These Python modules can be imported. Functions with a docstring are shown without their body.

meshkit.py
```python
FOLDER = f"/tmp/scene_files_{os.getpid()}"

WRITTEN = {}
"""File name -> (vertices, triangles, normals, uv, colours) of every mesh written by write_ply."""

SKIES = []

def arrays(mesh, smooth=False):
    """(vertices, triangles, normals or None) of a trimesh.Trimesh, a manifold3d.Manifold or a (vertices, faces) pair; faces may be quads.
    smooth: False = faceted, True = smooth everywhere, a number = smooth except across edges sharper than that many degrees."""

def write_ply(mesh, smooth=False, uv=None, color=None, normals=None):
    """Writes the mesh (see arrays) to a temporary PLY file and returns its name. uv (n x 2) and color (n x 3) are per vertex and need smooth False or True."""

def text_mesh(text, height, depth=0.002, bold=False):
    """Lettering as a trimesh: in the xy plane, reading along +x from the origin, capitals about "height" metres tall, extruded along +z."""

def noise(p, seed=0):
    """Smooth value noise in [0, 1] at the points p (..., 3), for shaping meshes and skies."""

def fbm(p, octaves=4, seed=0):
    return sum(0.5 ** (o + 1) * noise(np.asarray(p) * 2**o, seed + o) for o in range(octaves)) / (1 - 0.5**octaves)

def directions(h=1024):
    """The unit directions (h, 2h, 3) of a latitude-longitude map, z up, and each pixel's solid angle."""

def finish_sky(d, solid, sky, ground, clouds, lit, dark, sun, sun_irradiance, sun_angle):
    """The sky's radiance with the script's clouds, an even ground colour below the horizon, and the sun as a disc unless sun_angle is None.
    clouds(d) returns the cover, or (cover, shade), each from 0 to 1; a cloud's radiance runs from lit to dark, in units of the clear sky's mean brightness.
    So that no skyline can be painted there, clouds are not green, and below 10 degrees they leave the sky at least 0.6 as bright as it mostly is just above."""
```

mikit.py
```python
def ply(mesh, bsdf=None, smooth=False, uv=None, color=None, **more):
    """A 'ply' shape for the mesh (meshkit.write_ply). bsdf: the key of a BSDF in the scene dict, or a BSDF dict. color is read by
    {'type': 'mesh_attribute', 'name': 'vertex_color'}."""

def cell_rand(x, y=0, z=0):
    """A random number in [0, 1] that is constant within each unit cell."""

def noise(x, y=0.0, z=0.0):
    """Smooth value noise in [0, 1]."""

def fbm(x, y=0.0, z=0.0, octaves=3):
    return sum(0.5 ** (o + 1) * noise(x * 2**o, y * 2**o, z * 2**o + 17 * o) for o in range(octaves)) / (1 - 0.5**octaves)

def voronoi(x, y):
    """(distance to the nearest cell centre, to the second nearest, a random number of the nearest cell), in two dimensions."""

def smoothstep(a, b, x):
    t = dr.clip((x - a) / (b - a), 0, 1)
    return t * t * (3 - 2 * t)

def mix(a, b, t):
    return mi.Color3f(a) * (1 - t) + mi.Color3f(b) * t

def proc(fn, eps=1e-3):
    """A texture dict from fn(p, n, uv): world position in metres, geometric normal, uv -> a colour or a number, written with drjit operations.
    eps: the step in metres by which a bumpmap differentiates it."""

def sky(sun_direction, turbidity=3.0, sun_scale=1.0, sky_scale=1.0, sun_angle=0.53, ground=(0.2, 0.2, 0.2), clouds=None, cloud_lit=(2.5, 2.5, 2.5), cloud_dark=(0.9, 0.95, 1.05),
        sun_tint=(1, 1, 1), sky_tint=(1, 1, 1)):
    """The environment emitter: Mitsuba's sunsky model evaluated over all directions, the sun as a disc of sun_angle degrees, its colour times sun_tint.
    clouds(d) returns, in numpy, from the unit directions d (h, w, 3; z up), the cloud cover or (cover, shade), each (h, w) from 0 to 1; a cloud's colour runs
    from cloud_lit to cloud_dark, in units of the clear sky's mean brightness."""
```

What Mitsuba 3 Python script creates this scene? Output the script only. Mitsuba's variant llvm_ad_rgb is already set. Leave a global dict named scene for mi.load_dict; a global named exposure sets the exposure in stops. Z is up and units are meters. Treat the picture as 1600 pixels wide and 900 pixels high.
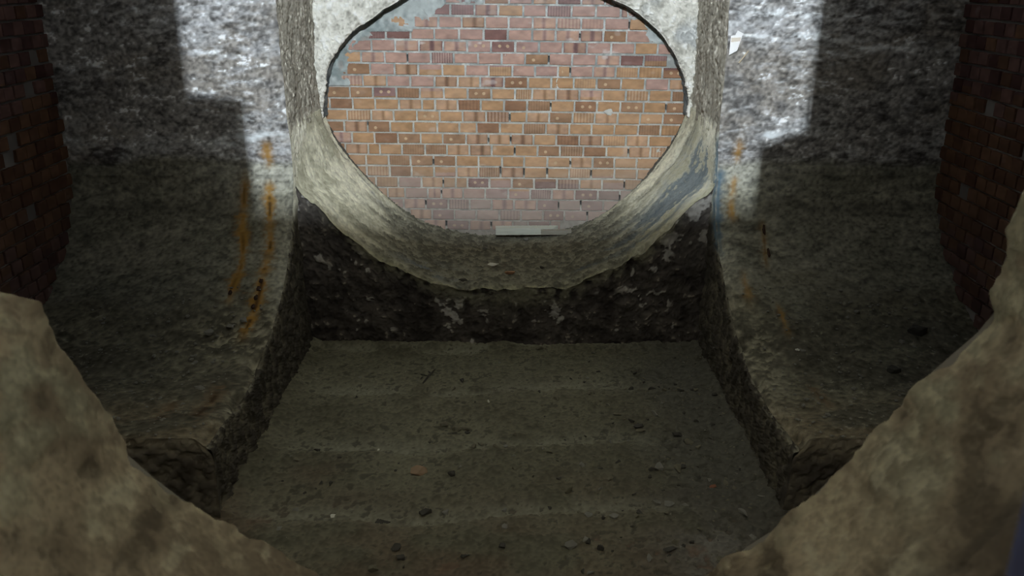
import math
import numpy as np, trimesh, mitsuba as mi, drjit as dr, mikit, meshkit
from scipy import ndimage

T = mi.ScalarTransform4f
K = 2.2                     # metres per modelling unit: everything below is laid out in units and scaled once, on output
C = 1.575                   # height of the viewpoint above the channel floor (units); most heights are written as drops below it
PITCH = math.radians(20.2)
FOC = 1330.0                # focal length in pixels of the 1600-wide frame
CAM = np.array([0.032, 0.0, C])
exposure = 4.0
scene, labels = {}, {}

# ------------------------------------------------------------------ camera
fwd = np.array([0, math.cos(PITCH), -math.sin(PITCH)])
scene['camera'] = {'type': 'thinlens', 'fov': math.degrees(2 * math.atan(800 / FOC)), 'fov_axis': 'x',
                   'aperture_radius': 0.0042 * K, 'focus_distance': 3.5 * K, 'near_clip': 0.01, 'far_clip': 100.0,
                   'to_world': T().look_at(origin=(CAM * K).tolist(), target=((CAM + fwd) * K).tolist(), up=[0, 0, 1])}

# ------------------------------------------------------------------ lights (the lamps' own bodies follow further down)
FLOOD_RAD = [1930.0, 2100.0, 2190.0]      # cool flood lamp in the near passage, shining through the stepped gap above its mouth
CEIL_RAD = [1.65, 1.60, 1.15]           # dim warm ceiling lamp in the chamber
PASS_RAD = [1.55, 1.32, 0.92]             # warm lamp in the passage behind the viewpoint
WALL_RAD = [1.08, 1.14, 1.22]           # cool strip lamp on the chamber side of the near wall, above the mouth
FLOOD = np.array([0.012, -0.5, C + 1.0])
FLOOD_SIZE = 0.044

# ------------------------------------------------------------------ helpers
def key_of(name):
    if name not in scene and not any(k.startswith(name + '__') for k in scene):
        return name
    i = 1
    while f'{name}_{i:03d}' in scene or any(k.startswith(f'{name}_{i:03d}__') for k in scene):
        i += 1
    return f'{name}_{i:03d}'

_count = {}
def numbered(name):         # quick numbering for long runs of pieces
    n = _count.get(name, -1) + 1
    _count[name] = n
    return name if n == 0 else f'{name}_{n:03d}'

def U(v):                   # units -> metres
    return np.asarray(v, float) * K

def n2(shape, fy, fx, octs=4, seed=0, gain=0.5):
    """Two-dimensional fractal noise over a grid, standardised to mean 0, deviation 1."""
    ny, nx = shape
    out = np.zeros(shape)
    for o in range(octs):
        a, b = max(1.0, fy * 2 ** o), max(1.0, fx * 2 ** o)
        r = np.random.default_rng(seed * 101 + o).random((int(a) + 4, int(b) + 4))
        yy, xx = np.linspace(1, a + 1, ny), np.linspace(1, b + 1, nx)
        out += gain ** o * ndimage.map_coordinates(r, np.meshgrid(yy, xx, indexing='ij'), order=2 if min(a, b) < 80 else 1, mode='nearest')
    return (out - out.mean()) / (out.std() + 1e-9)

def n1(n, f, octs=3, seed=0):
    return n2((2, n), 1, f, octs, seed)[0]

def sst(a, b, x):
    t = np.clip((x - a) / (b - a), 0, 1)
    return t * t * (3 - 2 * t)

def mixc(c, d, t):
    t = np.asarray(t)[..., None]
    return np.asarray(c) * (1 - t) + np.asarray(d) * t

def warp(P, amp=0.010):
    """One continuous unevenness for the whole chamber, so that patches which share an edge stay joined."""
    q = P * 4.5
    d = np.stack([meshkit.fbm(q + 11.3, 2, 5), meshkit.fbm(q + 37.1, 2, 6), meshkit.fbm(q + 71.7, 2, 7)], -1) - 0.5
    return P + d * 2 * amp

def grid_faces(ny, nx, flip=False):
    i, j = np.meshgrid(np.arange(ny - 1), np.arange(nx - 1), indexing='ij')
    a = i * nx + j
    q = np.stack([a, a + 1, a + nx + 1, a + nx], -1).reshape(-1, 4)
    if flip:
        q = q[:, ::-1]
    return np.vstack([q[:, [0, 1, 2]], q[:, [0, 2, 3]]])

def normals_of(P, flip):
    n = np.cross(np.gradient(P, axis=1), np.gradient(P, axis=0))
    n /= np.linalg.norm(n, axis=-1, keepdims=True) + 1e-12
    return n if flip else -n

def edge_fade(shape, cells=4):
    ny, nx = shape
    fy = np.minimum(np.arange(ny), ny - 1 - np.arange(ny)) / cells
    fx = np.minimum(np.arange(nx), nx - 1 - np.arange(nx)) / cells
    return np.clip(fy, 0, 1)[:, None] * np.clip(fx, 0, 1)[None]

def patch(key, P, col, bsdf='dirt', flip=False, relief=None, do_warp=True, fade=4, thick=0.0):
    """A displaced sheet with its own colours; relief is a height along the normal (units). thick adds a back and sides."""
    P = warp(P) if do_warp else P
    if relief is not None:
        P = P + normals_of(P, flip) * (relief * edge_fade(relief.shape, fade))[..., None]
    ny, nx = P.shape[:2]
    V, F = P.reshape(-1, 3), grid_faces(ny, nx, flip)
    Cc = np.clip(np.broadcast_to(col, P.shape).reshape(-1, 3), 0.004, 0.9)
    if key in scene:
        raise ValueError(key)
    scene[key] = mikit.ply((V * K, F), bsdf, smooth=True, color=Cc)
    return P

def struct(key, label):
    labels[key] = {'label': label, 'kind': 'structure'}

def box(x0, x1, y0, y1, z0, z1):
    m = trimesh.creation.box([x1 - x0, y1 - y0, z1 - z0])
    m.apply_translation([(x0 + x1) / 2, (y0 + y1) / 2, (z0 + z1) / 2])
    return m

def scaled(m):
    m = m.copy(); m.apply_scale(K); return m

# ------------------------------------------------------------------ materials
vc = {'type': 'mesh_attribute', 'name': 'vertex_color'}
scene['dirt'] = {'type': 'twosided', 'b': {'type': 'principled', 'base_color': vc, 'roughness': 0.9, 'specular': 0.2}}
scene['damp'] = {'type': 'twosided', 'b': {'type': 'principled', 'base_color': vc, 'roughness': 0.62, 'specular': 0.35}}

def brick_colour(p, n, uv):
    i, j = dr.floor(uv.x / 2), dr.floor(uv.y / 2)
    u, v = uv.x - 2 * i, uv.y - 2 * j
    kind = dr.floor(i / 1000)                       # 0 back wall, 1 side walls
    r1, r2, r3, r4 = (mikit.cell_rand(i, j, k) for k in (1, 2, 3, 4))
    drop = C - p.z / K
    q = p / K
    orange = mikit.mix((0.43, 0.235, 0.105), (0.50, 0.29, 0.15), r3)
    pink = mikit.mix((0.46, 0.27, 0.205), (0.40, 0.245, 0.215), r3)
    plum = mikit.mix((0.21, 0.10, 0.085), (0.27, 0.15, 0.14), r3)
    brown = mikit.mix((0.29, 0.145, 0.075), (0.34, 0.19, 0.10), r3)
    mid = mikit.smoothstep(0.30, 0.58, drop) * (1 - mikit.smoothstep(0.90, 1.08, drop))
    base = mikit.mix(mikit.mix(pink, plum, mikit.smoothstep(0.62, 0.70, r1)), mikit.mix(orange, brown, mikit.smoothstep(0.60, 0.66, r1)), dr.select(r4 < 0.12 + 0.86 * mid, 1.0, 0.0))
    # kiln marks: dark bar between paler halves, pale dots, comb stripes
    centre = 0.42 + 0.2 * r3
    bar = dr.exp(-dr.square((u - centre) / 0.07))
    pale = mikit.smoothstep(0.06, 0.16, dr.abs(u - centre)) * mikit.smoothstep(0.0, 0.1, u) * mikit.smoothstep(0.0, 0.1, 1 - u)
    isbar = dr.select((r2 < 0.22) & (kind < 1), 1.0, 0.0)
    base = mikit.mix(base, base * 0.55 + mi.Color3f(0.02, 0.008, 0.012), 0.85 * isbar * bar)
    base = mikit.mix(base, mi.Color3f(0.52, 0.315, 0.20), 0.55 * isbar * pale)
    isdot = dr.select((r2 > 0.22) & (r2 < 0.40) & (kind < 1), 1.0, 0.0)
    def dot(c): return 1 - mikit.smoothstep(0.055, 0.095, dr.sqrt(dr.square(u - c) + dr.square((v - 0.5 - 0.2 * (r4 - 0.5)) * 0.48)))
    dots = dr.maximum(dot(0.34), dot(0.70) * dr.select(r4 > 0.4, 1.0, 0.0))
    base = mikit.mix(base, mi.Color3f(0.60, 0.42, 0.25), 0.8 * isdot * dots)
    isstr = dr.select((r2 > 0.40) & (r2 < 0.55) & (kind < 1), 1.0, 0.0)
    stripe = 0.5 + 0.5 * dr.sin(u * (38 + 16 * r3))
    base = mikit.mix(base, base * 0.80, 0.75 * isstr * stripe)
    base = mikit.mix(base, mi.Color3f(0.58, 0.42, 0.32), 0.4 * isstr * (1 - stripe) * mikit.smoothstep(0.45, 0.6, r4))
    # fire flashing, dust and salts
    base = mikit.mix(base, mi.Color3f(dr.mean(base)), 0.16)
    g = mikit.fbm(q.x * 26, q.y * 26, q.z * 34, 3)
    base = base * (0.56 + 0.70 * g)
    salt = mikit.smoothstep(0.66, 0.80, mikit.fbm(q.x * 17 + 5, q.y * 17, q.z * 22, 3)) * dr.select(r4 > 0.8, 1.0, 0.25)
    base = mikit.mix(base, mi.Color3f(0.60, 0.55, 0.53), 0.7 * salt * (1 - 0.7 * mid))
    dust = mikit.smoothstep(0.84, 1.16, drop + 0.12 * (g - 0.5) + 0.10 * dr.abs(q.x)) * dr.select(kind < 1, 1.0, 0.35)
    base = mikit.mix(base, mi.Color3f(0.25, 0.215, 0.19), 0.75 * dust * (0.65 + 0.6 * r2))
    haze = mikit.smoothstep(0.30, 0.05, drop) * (1 - kind)
    base = mikit.mix(base, mi.Color3f(0.36, 0.31, 0.31), 0.30 * haze)
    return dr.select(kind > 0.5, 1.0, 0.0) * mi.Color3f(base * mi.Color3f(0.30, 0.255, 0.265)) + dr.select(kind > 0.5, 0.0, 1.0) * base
scene['brick'] = {'type': 'twosided', 'b': {'type': 'principled', 'base_color': mikit.proc(brick_colour), 'roughness': 0.85, 'specular': 0.2}}
scene['wood'] = {'type': 'principled', 'base_color': mikit.proc(lambda p, n, uv: mikit.mix((0.36, 0.38, 0.33), (0.50, 0.51, 0.45), mikit.fbm(p.x * 6, p.y * 60, p.z * 90, 3))), 'roughness': 0.8}
scene['wood_dark'] = {'type': 'principled', 'base_color': mikit.proc(lambda p, n, uv: mikit.mix((0.20, 0.19, 0.16), (0.30, 0.29, 0.25), mikit.fbm(p.x * 6, p.y * 60, p.z * 90, 3))), 'roughness': 0.85}
def plain(key, c, rough=0.85, **more):
    scene[key] = {'type': 'principled', 'base_color': {'type': 'rgb', 'value': list(c)}, 'roughness': rough, **more}
def stone_mat(key, c, d):
    scene[key] = {'type': 'principled', 'base_color': mikit.proc(lambda p, n, uv, c=c, d=d: mikit.mix(c, d, mikit.fbm(p.x * 25, p.y * 25, p.z * 25, 3))), 'roughness': 0.85}
stone_mat('slate_dark', (0.022, 0.021, 0.019), (0.060, 0.057, 0.048))
stone_mat('slate_olive', (0.085, 0.080, 0.055), (0.16, 0.15, 0.11))
stone_mat('slate_grey', (0.12, 0.12, 0.11), (0.21, 0.205, 0.18))
stone_mat('brick_tan', (0.20, 0.135, 0.085), (0.30, 0.21, 0.14))
plain('stone_white', (0.55, 0.55, 0.50)); plain('brick_red', (0.22, 0.085, 0.05)); plain('brick_orange', (0.36, 0.20, 0.11))
plain('iron', (0.035, 0.016, 0.009), 0.8)
plain('paper', (0.80, 0.80, 0.80), 0.7); plain('paper_tape', (0.60, 0.54, 0.46), 0.6); plain('straw_fibre', (0.50, 0.42, 0.30), 0.8)
plain('blue_steel', (0.085, 0.10, 0.21), 0.35, metallic=0.3); plain('lamp_black', (0.02, 0.02, 0.022), 0.5); plain('lamp_white', (0.7, 0.7, 0.68), 0.5)
plain('concrete_plain', (0.14, 0.13, 0.11), 0.95)

# ------------------------------------------------------------------ the chamber
W = 0.872        # half width of the sunken channel and of the slot cut in the far wall
XE = 1.785       # inner face of the brick end walls
YF, YP, YB = 3.45, 4.045, 4.17     # far curved wall, recessed plaster, brick infill face
STEP = 0.0042

# profile of the curved wall and ledge: (y, drop), from the top of the wall round to the ledge's near edge
from scipy.interpolate import PchipInterpolator, splprep, splev
ctrl = np.array([(3.45, -1.25), (3.45, -0.6), (3.45, 0.0), (3.45, 0.3), (3.45, 0.6), (3.447, 0.74), (3.43, 0.86), (3.36, 0.99), (3.24, 1.10), (3.07, 1.20), (2.88, 1.285), (2.66, 1.325), (2.46, 1.325), (2.31, 1.305), (2.23, 1.295)])
arc = np.concatenate([[0], np.cumsum(np.hypot(*np.diff(ctrl, axis=0).T))])
fy_, fg_ = PchipInterpolator(arc, ctrl[:, 0]), PchipInterpolator(arc, ctrl[:, 1])
s_vis = np.arange(1.2, arc[-1], STEP)
S = np.concatenate([np.linspace(0, 1.2, 12)[:-1], s_vis, [arc[-1]]])
PY, PG = fy_(S), fg_(S)
NS = len(S)
tang = np.stack([np.gradient(PY, S), -np.gradient(PG, S)], -1)        # (dy, dz)
tang /= np.linalg.norm(tang, axis=1, keepdims=True)
nrm = np.stack([-np.abs(tang[:, 1]), np.abs(tang[:, 0])], -1)          # towards the viewer and up

def erosion(seed):
    e = 0.010 + 0.012 * np.clip(n1(NS, 22, 4, seed), -1, 3)
    e = e * sst(0.70, 1.15, PG) + (0.004 + 0.003 * n1(NS, 60, 2, seed + 1)) * (1 - sst(0.70, 1.15, PG))
    e += 0.022 * sst(2.45, 2.23, PY) * sst(1.0, 1.2, PG)
    return np.clip(e, 0.001, 0.08)

# rust runs: (x, width, [(profile start, end, rust, core)]) with the places given as drops on the wall and as y on the ledge
RUST = {-1: [(-1.078, 0.019, [(0.76, 1.19, 0.9, 0.55, 1.12)], [(2.36, 2.52, 0.7)]), (-0.966, 0.022, [(0.63, 0.74, 0.75, 0.2, 0.67), (0.80, 1.27, 1.0, 0.8, 1.15)], [(2.36, 2.66, 0.9)])],
        1: [(0.955, 0.017, [(0.62, 0.72, 0.6, 0.1, 0.66), (0.78, 0.95, 0.7, 0.1, 0.9), (1.12, 1.20, 0.45, 0.0, 1.16)], []), (1.070, 0.012, [(0.95, 1.10, 0.45, 0.5, 1.0), (1.20, 1.27, 0.55, 0.0, 1.23)], [(2.48, 2.68, 0.6)])]}

def curved_wall(side, key):
    sd = 40 if side < 0 else 60
    xs = np.concatenate([np.arange(W, XE + 0.02, STEP)])
    nx = len(xs)
    X, Y, G = np.broadcast_to(side * xs[None], (NS, nx)), np.broadcast_to(PY[:, None], (NS, nx)), np.broadcast_to(PG[:, None], (NS, nx))
    P = np.stack([X, Y, C - G], -1)
    e = erosion(sd)
    w = e[:, None] * np.exp(-((xs - W) / (0.6 * e[:, None] + 0.012)) ** 2)
    P = P - np.stack([-side * 0.55 * w, nrm[:, :1] * w, nrm[:, 1:] * w], -1)
    P0 = P
    sh = (NS, nx); L = arc[-1]; ex = XE - W
    A = n2(sh, L * 9, ex * 3.2, 5, sd + 2); B = n2(sh, L * 5, ex * 4, 5, sd + 3); D = n2(sh, L * 24, ex * 22, 4, sd + 4); E = n2(sh, L * 70, ex * 95, 2, sd + 5); H = n2(sh, L * 3, ex * 2.5, 3, sd + 6)
    ax = np.abs(X)
    up = 1 - sst(0.68, 0.74, G + 0.012 * B)            # bare upper wall
    led = sst(1.12, 1.24, G + 0.03 * B)                 # the ledge
    F = n2(sh, L * 44, ex * 22, 4, sd + 7, 0.75)          # fine, drawn out sideways
    wall = mixc((0.175, 0.170, 0.166), (0.30, 0.292, 0.285), sst(-1.3, 1.5, 0.45 * B + 0.5 * D + 0.5 * E))
    wall = mixc(wall, (0.215, 0.19, 0.158), 0.5 * sst(0.2, 1.4, H + 0.3 * D))
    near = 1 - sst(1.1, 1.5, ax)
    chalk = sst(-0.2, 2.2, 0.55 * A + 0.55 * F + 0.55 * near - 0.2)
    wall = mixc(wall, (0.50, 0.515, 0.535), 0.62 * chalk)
    speck = sst(1.25, 2.1, 0.5 * D + 0.55 * F + 0.45 * E + 0.35 * chalk)
    wall = mixc(wall, (0.72, 0.75, 0.79), 0.85 * speck * sst(-1.0, 0.8, B))
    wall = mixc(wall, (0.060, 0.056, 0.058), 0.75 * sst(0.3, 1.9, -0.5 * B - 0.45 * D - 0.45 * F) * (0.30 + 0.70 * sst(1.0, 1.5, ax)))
    if side > 0:
        for g0, x0, x1 in ((0.135, 0.95, 1.42), (0.215, 0.90, 1.30), (0.25, 1.35, 1.62)):
            wall = mixc(wall, (0.66, 0.69, 0.71), 0.8 * np.exp(-((G - g0 - 0.03 * (ax - 1.1) - 0.006 * A) / 0.009) ** 2) * sst(x0 - 0.05, x0 + 0.05, ax) * sst(x1 + 0.05, x1 - 0.05, ax) * sst(-1.2, 0.6, F))
    else:
        for g0, x0, x1 in ((0.275, 1.10, 1.22), (0.54, 1.0, 1.09), (0.40, 0.95, 1.08)):
            wall = mixc(wall, (0.68, 0.71, 0.74), 0.8 * np.exp(-((G - g0 - 0.006 * A) / 0.011) ** 2) * sst(x0 - 0.03, x0 + 0.03, ax) * sst(x1 + 0.03, x1 - 0.03, ax) * sst(-1.2, 0.6, F))
    wall = mixc(wall, (0.40, 0.41, 0.41), 0.8 * np.exp(-(((ax - 1.745) / 0.045) ** 2 + ((G - 0.62) / 0.07) ** 2)) * sst(-0.6, 0.5, D + 0.5 * B))
    wall = np.clip(wall * (1 + 0.19 * E + 0.05 * D + 0.06 * F)[..., None], 0.02, 0.86)
    salt = np.exp(-((G - 0.60 - 0.02 * B) / 0.035) ** 2) * sst(0.1, 1.1, A + 0.4 * D) * (1 - sst(1.05, 1.25, ax))
    wall = mixc(wall, (0.72, 0.77, 0.80), 0.85 * salt)
    low = mixc((0.150, 0.150, 0.118), (0.215, 0.21, 0.17), sst(-1.3, 1.3, 0.6 * B + 0.5 * D))
    low = mixc(low, (0.33, 0.33, 0.26), 0.52 * np.exp(-((G - 0.845 - 0.008 * A) / 0.022) ** 2) * sst(-0.9, 0.9, A + 0.5 * F))
    low = mixc(low, (0.07, 0.068, 0.055), 0.5 * np.exp(-((G - 0.905) / 0.03) ** 2) * sst(1.0, 1.3, ax))
    low = mixc(low, (0.33, 0.325, 0.27), 0.7 * np.exp(-((ax - W) / 0.07) ** 2) * sst(0.8, 0.95, G))
    low = mixc(low, (0.38, 0.38, 0.33), (1 - sst(0.76, 0.90, G)) * (1 - sst(1.0, 1.35, ax)) * 0.75)
    low = mixc(low, (0.06, 0.06, 0.052), 0.55 * sst(0.9, 1.9, -D + 0.2 * E))
    ledc = mixc((0.085, 0.080, 0.060), (0.155, 0.148, 0.108), sst(-1.2, 1.4, 0.5 * B + 0.6 * D))
    ledc = mixc(ledc, (0.035, 0.034, 0.028), 0.7 * sst(0.7, 1.9, D + 0.4 * E))
    ledc = mixc(ledc, (0.26, 0.245, 0.185), 0.8 * np.exp(-((ax - W - 0.02) / 0.05) ** 2) * sst(-0.5, 1.0, D + 0.5 * B))
    if side < 0:
        rub = np.exp(-(((X + 1.03) / 0.13) ** 2 + ((Y - 2.93) / 0.13) ** 2))
    else:
        rub = np.exp(-(((X - 0.95) / 0.06) ** 2 + ((Y - 2.8) / 0.25) ** 2)) * 0.6
    rubm = rub * sst(-0.2, 1.0, D + 0.7 * E)
    ledc = mixc(ledc, (0.33, 0.31, 0.23), 0.75 * rubm)
    ledc = mixc(ledc, (0.16, 0.125, 0.078), 0.5 * sst(2.65, 2.3, Y) * sst(-0.5, 1.0, B + 0.6))
    E2 = n2(sh, L * 40, ex * 60, 3, sd + 8, 0.7); low = low * np.clip(1 + 0.20 * E + 0.10 * F, 0.3, 2)[..., None]; ledc = ledc * np.clip(1 + 0.17 * E2 + 0.10 * E, 0.25, 2.4)[..., None]
    ledc = mixc(ledc, (0.30, 0.29, 0.23), 0.7 * sst(2.1, 2.8, E2 + 0.4 * D))
    col = wall * up[..., None] + low * (1 - up - (1 - up) * led)[..., None] + ledc * ((1 - up) * led)[..., None]
    for k, (rx, rw, runs, lruns) in enumerate(RUST[side]):
        wob = 0.007 * n1(NS, 9, 3, sd + 20 + k)[:, None]
        nz = n1(NS, 46, 4, sd + 10 + k)
        dist = np.abs(X - rx - wob) / (0.72 * rw) * np.clip(1 + 0.2 * D, 0.5, 2)
        for g0, g1, am, core, gc in runs:
            st = sst(g0 - 0.02, g0 + 0.03, PG) * (1 - sst(g1 - 0.03, g1 + 0.02, PG)) * (PY > 2.8) * np.clip(0.85 + 0.28 * nz, 0.25, 1)
            col = mixc(col, (0.36, 0.195, 0.035), np.clip(am * 1.15 * np.exp(-(dist * (0.75 + 0.5 * (E > 0.8))) ** 2) * st[:, None], 0, 0.9))
            cc = 1.2 * core * st * sst(-0.5, 0.9, nz + 0.7 * np.exp(-((PG - gc) / 0.06) ** 2))
            col = mixc(col, (0.070, 0.036, 0.016), np.clip(0.95 * np.exp(-(dist * 1.8) ** 2) * cc[:, None], 0, 0.95))
        for y0, y1, am in lruns:
            st = (PY < 2.75) * sst(y0 - 0.05, y0 + 0.05, PY) * (1 - sst(y1 - 0.06, y1 + 0.03, PY))
            col = mixc(col, (0.15, 0.092, 0.045), np.clip(0.62 * np.exp(-(dist * 0.42) ** 2) * st[:, None] * sst(-1.2, 0.8, D + 0.5 * E), 0, 0.9))
            col = mixc(col, (0.040, 0.022, 0.012), np.clip(am * np.exp(-(dist * 1.3) ** 2) * (st * sst(-0.6, 0.6, nz))[:, None], 0, 0.9))
    if side > 0:      # blue stain running down the corner
        st = np.exp(-((ax - W - 0.012) / (0.016 + 0.008 * np.clip(D, -1, 1))) ** 2) * sst(0.60, 0.66, G) * (1 - sst(0.98, 1.1, G)) * sst(-1.2, 0.2, B + 0.8)
        col = mixc(col, (0.075, 0.135, 0.19), 0.85 * st)
    rel = up * (0.0009 * D + 0.0022 * B + 0.0007 * E + 0.0006 * F) + (1 - up) * (1 - led) * (0.0006 * D + 0.0005 * E + 0.002 * B + 0.0004 * F) + led * (0.0006 * D + 0.0010 * E2 + 0.003 * B)
    rel = rel + 0.008 * rubm + 0.006 * np.exp(-((G - 0.735) / 0.012) ** 2) * (A > -1) - 0.005 * np.exp(-((G - 0.77) / 0.01) ** 2)
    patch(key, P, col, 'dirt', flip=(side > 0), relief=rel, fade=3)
    # ---- the cut face at x = W: from the profile back to the recess, the sill and the channel floor
    nt = 150
    t = np.linspace(0, 1, nt)
    ty = np.where(PG < 0.75, YP + 0.02, np.interp(PG, [0.75, 1.0, 1.30], [YP + 0.02, 3.62, 3.56]))
    tg = np.where(PG < 0.75, PG, np.interp(PG, [0.75, 1.0, 1.3], [0.75, C + 0.03, C + 0.03]))
    cut = PY < 3.1
    ty = np.where(cut, np.interp(PY, [2.23, 3.1], [2.23, 3.5]), ty); tg = np.where(cut, C + 0.03, tg)
    k0 = np.argmax(PG > 0.74)
    ty[k0:] = ndimage.gaussian_filter1d(ty, 12, mode='nearest')[k0:]; tg[k0:] = ndimage.gaussian_filter1d(tg, 12, mode='nearest')[k0:]
    ty[-1] = 2.23; tg[-1] = C + 0.03
    Yc = PY[:, None] + (ty - PY)[:, None] * t; Gc = PG[:, None] + (tg - PG)[:, None] * t
    Xc = np.full_like(Yc, side * W)
    dist = np.hypot(Yc - PY[:, None], Gc - PG[:, None])
    we = e[:, None] * np.exp(-(dist / (0.6 * e[:, None] + 0.012)) ** 2)
    Pc = np.stack([Xc + side * 0.55 * we, Yc - nrm[:, :1] * we, C - Gc - nrm[:, 1:] * we], -1)
    sh = (NS, nt)
    # world-laid noises on this plane (y, drop)
    q = np.stack([Yc, Gc, np.full_like(Yc, side * 3.0)], -1)
    B = (meshkit.fbm(q * [9, 5, 1], 3, sd) - 0.5) * 6; D = (meshkit.fbm(q * [55, 28, 1], 3, sd + 1) - 0.5) * 6; E = n2(sh, 300, 60, 2, sd + 34)
    strip = mixc((0.20, 0.183, 0.150), (0.42, 0.395, 0.335), sst(-1.2, 1.4, 0.5 * B + 0.8 * D))
    D2 = (meshkit.fbm(q * [110, 45, 1] + 4, 3, sd + 9) - 0.5) * 6
    strip = mixc(strip, (0.13, 0.115, 0.09), 0.75 * sst(0.0, 1.5, 0.8 * B + 0.4 * D + 0.6 * D2))
    strip = mixc(strip, (0.58, 0.56, 0.50), 0.7 * sst(0.9, 1.8, D2 - 0.3 * B + 0.3 * D))
    cream = mixc((0.42, 0.405, 0.32), (0.66, 0.645, 0.54), sst(-1.2, 1.2, B + 0.4 * D))
    m = sst(0.565, 0.615, Gc + 0.018 * B + 0.012 * D - 0.03 * (Yc - 3.45))
    strip = strip * np.clip(1 + 0.22 * D2, 0.3, 1.9)[..., None]
    colc = mixc(strip, cream * np.clip(1 + 0.10 * D2, 0.5, 1.5)[..., None], m)
    earth = mixc((0.050, 0.045, 0.038), (0.125, 0.115, 0.085), sst(-1.0, 1.3, 0.5 * B + 0.8 * D))
    earth = mixc(earth, (0.24, 0.22, 0.18), 0.6 * sst(1.0, 1.8, D + 0.3 * E) * sst(0.2, 0.02, dist))
    earth = mixc(earth, (0.30, 0.29, 0.23), 0.7 * np.exp(-(dist / 0.03) ** 2) * sst(-0.6, 0.8, D + 0.3))
    colc = mixc(colc, earth, sst(0.86, 0.98, Gc + 0.02 * B))
    if side > 0:
        st = np.exp(-(dist / 0.05) ** 2) * sst(0.58, 0.66, Gc) * (1 - sst(0.98, 1.08, Gc)) * sst(-1.2, 0.5, D + 1.0)
        colc = mixc(colc, (0.075, 0.135, 0.19), 0.85 * st)
    relc = (0.0035 * D + 0.003 * B) * (1 - 0.5 * m) + 0.0012 * E + 0.004 * D * sst(0.95, 1.1, Gc)
    patch(key + '__cut_face', Pc, colc, 'dirt', flip=(side < 0), relief=relc, fade=3)
    labels[key + '__cut_face'] = {'label': 'brown rough cut face'}
    # ---- near end of the ledge
    n3 = 90
    tt = np.linspace(0, 1, n3)
    Gn = PG[-1] + (C + 0.03 - PG[-1]) * tt
    xs3 = xs
    Xn = np.broadcast_to(side * xs3[None], (n3, nx)); Gn = np.broadcast_to(Gn[:, None], Xn.shape)
    dn = Gn - PG[-1]
    wn = e[-1] * np.exp(-((xs3[None] - W) / (0.6 * e[-1] + 0.012)) ** 2) * np.ones_like(dn)
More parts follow.
